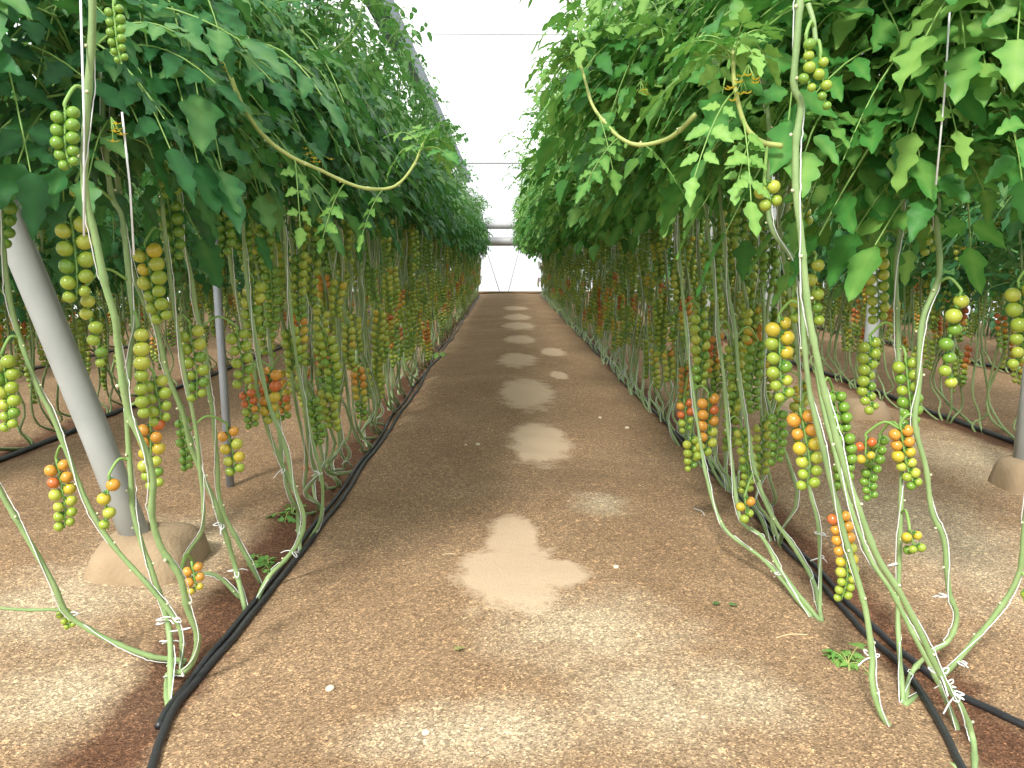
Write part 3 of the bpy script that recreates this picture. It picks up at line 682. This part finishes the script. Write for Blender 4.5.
# ------------------------------------------------------------------ small things on the sand
rs = random.Random(12)
def fallen_leaf(px, py, L, label, mat='leaf_dry', rz=0):
    mb = MB(); leaflet(mb, V((-L / 2, 0, .012)), V((math.cos(rz), math.sin(rz), .05)), V((0, 0, 1)), L, True, .6, rs)
    o = link('fallen_leaf', mb.mesh('fallen_leaf', [M[mat]]), None, gp(px, py)); tag(o, label, 'leaf', 'leaves fallen on the path')
fallen_leaf(717, 609, .035, 'small pale leaf on the path, left of a pair near the right row', 'leaf', .1)
fallen_leaf(733, 609, .035, 'small pale leaf on the path, right of a pair near the right row', 'leaf', 0)
fallen_leaf(460, 656, .04, 'curled tan dry leaf lying at the front of the path', 'leaf_dry', .5)
mb = MB(); compound(mb, V((0, 0, .02)), V((-1, -.2, .3)), .34, True, rs, .75, 3)
tag(link('fallen_leaf', mb.mesh('fallen_leaf', [M['leaf_bright'], M['stem_yellow']]), None, gp(452, 355)), 'green fern-like tomato leaf at the left path edge by the hoses', 'leaf', 'leaves fallen on the path')
def seedling(px, py, s, label, n=7):
    mb = MB()
    for i in range(n):
        a = rs.uniform(0, 6); compound(mb, V((0, 0, .0)), V((math.cos(a), math.sin(a), rs.uniform(.5, 1.6))), s * rs.uniform(.6, 1), True, rs, .75, 2)
    tag(link('leafy_sprout', mb.mesh('leafy_sprout', [M['leaf_bright'], M['stem_yellow']]), None, gp(px, py)), label, 'sprout', 'sprouts among the stems')
seedling(268, 562, .16, 'low green sprout on the dark soil by the third left plant')
seedling(292, 512, .2, 'bright green leafy sprout beside the left row hoses')
seedling(848, 660, .12, 'feathery pale weed on the path beside the right hose', 12)
def twig(px, py, L, rz, label, mat='twig', r=.0022):
    c = gp(px, py); dv = V((math.cos(rz), math.sin(rz), 0)) * L; n_ = V((-dv.y, dv.x, 0)) * .12
    pts = cat([V((0, 0, 0)) - dv / 2, n_, dv / 2], 5); pts = [V((p.x, p.y, gz(c.x + p.x, c.y + p.y) - c.z + r * 1.1)) for p in pts]
    mb = MB(); mb.tube(pts, r, 5, 0)
    tag(link('dry_twig' if mat == 'twig' else 'string_scrap', mb.mesh('twig', [M[mat]]), None, c), label, 'twig' if mat == 'twig' else 'string')
twig(449, 556, .06, .0, 'pale twig on the path left of the big pale patch')
twig(775, 491, .16, -1.2, 'short tan twig on the soil just inside the right row')
twig(792, 636, .12, .2, 'thin straw lying on the path below the right hose')
twig(699, 512, .12, -1.35, 'white string scrap lying on the path beside the right row', 'string', .0024)
ST = [(330, 690, .014, 'lone whitish pebble at the front left of the path'), (426, 738, .012, 'pale pebble near the lower edge of the path'), (478, 447, .018, 'pale pebble left of the middle pale patch, right of a pair'),
      (466, 447, .011, 'tiny pale pebble left of the middle pale patch, left of a pair'), (600, 418, .015, 'pale pebble right of the pale patches halfway down the path'), (616, 571, .012, 'small pale pebble on the path right of the big pale patch'), (627, 430, .018, 'white pebble on the path nearer to the right row'), (843, 470, .02, 'flat pale stone behind the right row'), (997, 470, .02, 'flat pale stone on the sand near the right picture edge')]
for px, py, r, lab in ST:
    mb = MB(); mb.ball(V((0, 0, 0)), r, 10, 7, 0, None, .6)
    mb.v = [v * (1 + .25 * noise.noise(v * 90 + V((px, py, 0)))) for v in mb.v]
    p = gp(px, py); tag(link('pebble', mb.mesh('pebble', [M['stone']]), None, p + V((0, 0, r * .3))), lab, 'pebble', 'pebbles on the sand')
tm = link('tomato', TOMME[5], None, gp(306, 472) + V((0, 0, .038)), None, .04); tag(tm, 'small red tomato fallen on the soil under the left row', 'tomato', 'tomatoes fallen under the left row')

# ------------------------------------------------------------------ ground
def build_ground():
    xs = []; x = -9.7
    while x < 9.8: xs.append(x); x += .045 if -2.2 < x < 2.4 else .14
    ys = []; y = -1.5
    while y < 31: ys.append(y); y += .045 if y < 6 else .11 if y < 14 else .3
    vs = [(a, b_, gz(a, b_)) for b_ in ys for a in xs]; n = len(xs)
    fs = [(j * n + i, j * n + i + 1, (j + 1) * n + i + 1, (j + 1) * n + i) for j in range(len(ys) - 1) for i in range(n - 1)]
    me = bpy.data.meshes.new('floor'); me.from_pydata(vs, [], fs); me.polygons.foreach_set('use_smooth', [True] * len(fs))
    t = NT('sandy_soil'); co = t.obj()
    big = t.noise(1.1, 4, rough=.6); mid = t.noise(7, 4, rough=.65); fine = t.noise(45, 3, rough=.7)
    c = t.ramp(big, (.3, srgb(148, 122, 94)), (.7, srgb(172, 146, 116)))
    c = t.mix(t.math('MULTIPLY', mid, .5), c, srgb(128, 102, 76))
    # grains
    vo = t.n('ShaderNodeTexVoronoi'); vo.inputs['Scale'].default_value = 190; t.l(co, vo.inputs['Vector'])
    sep = t.n('ShaderNodeSeparateColor'); t.l(vo.outputs['Color'], sep.inputs[0])
    vo2 = t.n('ShaderNodeTexVoronoi'); vo2.inputs['Scale'].default_value = 62; t.l(co, vo2.inputs['Vector'])
    sep2 = t.n('ShaderNodeSeparateColor'); t.l(vo2.outputs['Color'], sep2.inputs[0])
    # pools of sunlight painted into the soil colour, plus dry pale sand
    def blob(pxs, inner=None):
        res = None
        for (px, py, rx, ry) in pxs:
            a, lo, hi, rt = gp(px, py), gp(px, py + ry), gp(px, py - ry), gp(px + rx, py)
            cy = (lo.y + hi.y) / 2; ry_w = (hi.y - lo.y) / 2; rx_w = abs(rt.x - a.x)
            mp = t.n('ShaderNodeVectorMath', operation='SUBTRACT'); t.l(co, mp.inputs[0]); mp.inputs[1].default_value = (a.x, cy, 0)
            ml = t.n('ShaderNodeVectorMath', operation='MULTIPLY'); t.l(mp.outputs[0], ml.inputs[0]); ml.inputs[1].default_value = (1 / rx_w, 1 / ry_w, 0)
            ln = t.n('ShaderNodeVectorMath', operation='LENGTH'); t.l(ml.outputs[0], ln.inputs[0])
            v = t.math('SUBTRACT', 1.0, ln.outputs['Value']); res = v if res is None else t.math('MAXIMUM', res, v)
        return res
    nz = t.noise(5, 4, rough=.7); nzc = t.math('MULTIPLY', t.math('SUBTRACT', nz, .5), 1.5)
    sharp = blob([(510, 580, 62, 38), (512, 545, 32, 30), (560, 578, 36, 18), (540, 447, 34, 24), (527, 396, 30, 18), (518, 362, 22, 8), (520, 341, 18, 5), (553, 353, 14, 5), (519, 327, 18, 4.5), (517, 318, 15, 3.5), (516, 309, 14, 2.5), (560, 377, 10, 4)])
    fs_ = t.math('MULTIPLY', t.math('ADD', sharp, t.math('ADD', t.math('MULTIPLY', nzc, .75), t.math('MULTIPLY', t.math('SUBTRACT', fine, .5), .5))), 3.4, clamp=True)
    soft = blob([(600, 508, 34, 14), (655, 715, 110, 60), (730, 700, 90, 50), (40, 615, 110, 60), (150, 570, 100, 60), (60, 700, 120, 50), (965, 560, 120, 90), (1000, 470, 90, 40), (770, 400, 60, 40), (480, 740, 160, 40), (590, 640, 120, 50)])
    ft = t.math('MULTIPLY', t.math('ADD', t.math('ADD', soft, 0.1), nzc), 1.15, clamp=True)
    c = t.mix(t.math('MULTIPLY', ft, .72), c, srgb(194, 178, 150))  # softer sun patches and dry soil, blended into the base colour
    # damp reddish soil by the hoses
    sx = t.n('ShaderNodeSeparateXYZ'); t.l(co, sx.inputs[0]); damp = None
    for r, w in ((-1.06, .16), (1.36, .14), (-3.4, .22), (3.6, .22), (-5.7, .2), (5.9, .2)):
        v = t.math('SUBTRACT', 1.0, t.math('DIVIDE', t.math('ABSOLUTE', t.math('SUBTRACT', sx.outputs[0], r)), w))
        damp = v if damp is None else t.math('MAXIMUM', damp, v)
    dk = t.math('MULTIPLY', t.math('ADD', damp, nzc), 1.6, clamp=True)
    c = t.mix(t.math('MULTIPLY', dk, .85), c, srgb(92, 60, 44))
    g = t.ramp(sep.outputs[0], (0.0, (.42, .40, .38, 1)), (.55, (.92, .92, .92, 1)), (.86, (1.15, 1.12, 1.06, 1)), (1.0, (2.1, 2.05, 1.9, 1)))
    g2_ = t.ramp(sep2.outputs[1], (0.0, (.8, .8, .8, 1)), (.9, (1.0, 1.0, 1.0, 1)), (.95, (1.0, 1.0, 1.0, 1)), (1.0, (1.55, 1.5, 1.4, 1)))
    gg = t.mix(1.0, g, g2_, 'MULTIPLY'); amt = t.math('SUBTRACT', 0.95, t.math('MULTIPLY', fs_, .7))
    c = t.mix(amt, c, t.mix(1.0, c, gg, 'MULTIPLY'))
    c = t.mix(t.math('MULTIPLY', fs_, .85), c, srgb(192, 170, 142))  # sunlit path patches painted in, mixed with dry sand tone
    b = t.bsdf(c, .95, .15)
    h = t.math('ADD', t.math('MULTIPLY', vo.outputs['Distance'], .5), t.math('ADD', t.math('MULTIPLY', fine, .7), t.math('MULTIPLY', mid, 1.6)))
    t.bump(b, h, .55, .008)
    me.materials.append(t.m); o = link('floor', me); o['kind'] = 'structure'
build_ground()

# ------------------------------------------------------------------ shell of the plastic house
def sheet(name, quad, nu=1, nv=1):
    a, b_, c, d_ = [V(q) for q in quad]; me = bpy.data.meshes.new(name); me.from_pydata([a, b_, c, d_], [], [(0, 1, 2, 3)])
    me.materials.append(M['film']); o = link(name, me); o['kind'] = 'structure'; return o
x0, x1, y0, y1, hh = -9.4, 9.6, -1.2, EW, 4.85
sheet('wall_back', [(x0, y1, -.1), (x1, y1, -.1), (x1, y1, hh), (x0, y1, hh)])
sheet('wall_left', [(x0, y0, -.1), (x0, y1, -.1), (x0, y1, hh), (x0, y0, hh)])
sheet('wall_right', [(x1, y1, -.1), (x1, y0, -.1), (x1, y0, hh), (x1, y1, hh)])
sheet('ceiling', [(x0, y0, hh), (x1, y0, hh), (x1, y1, hh), (x0, y1, hh)])

# ------------------------------------------------------------------ light
w = bpy.data.worlds.new('world'); SC.world = w; w.use_nodes = True
bg = w.node_tree.nodes['Background']; bg.inputs[0].default_value = (0.96, 0.985, 1.0, 1); bg.inputs[1].default_value = 1.4
sd = bpy.data.lights.new('sun', 'SUN'); sd.energy = 6.0; sd.angle = .16; sd.color = (1, .965, .9)
so = bpy.data.objects.new('sun', sd); COL.objects.link(so)
so.rotation_euler = V((.34, .80, -.80)).to_track_quat('-Z', 'Y').to_euler()
SC.view_settings.view_transform = 'Standard'; SC.view_settings.look = 'None'; SC.view_settings.exposure = 0.0
cy = SC.cycles; cy.use_denoising = True; cy.max_bounces = 8; cy.diffuse_bounces = 4; cy.transparent_max_bounces = 8; cy.transmission_bounces = 4
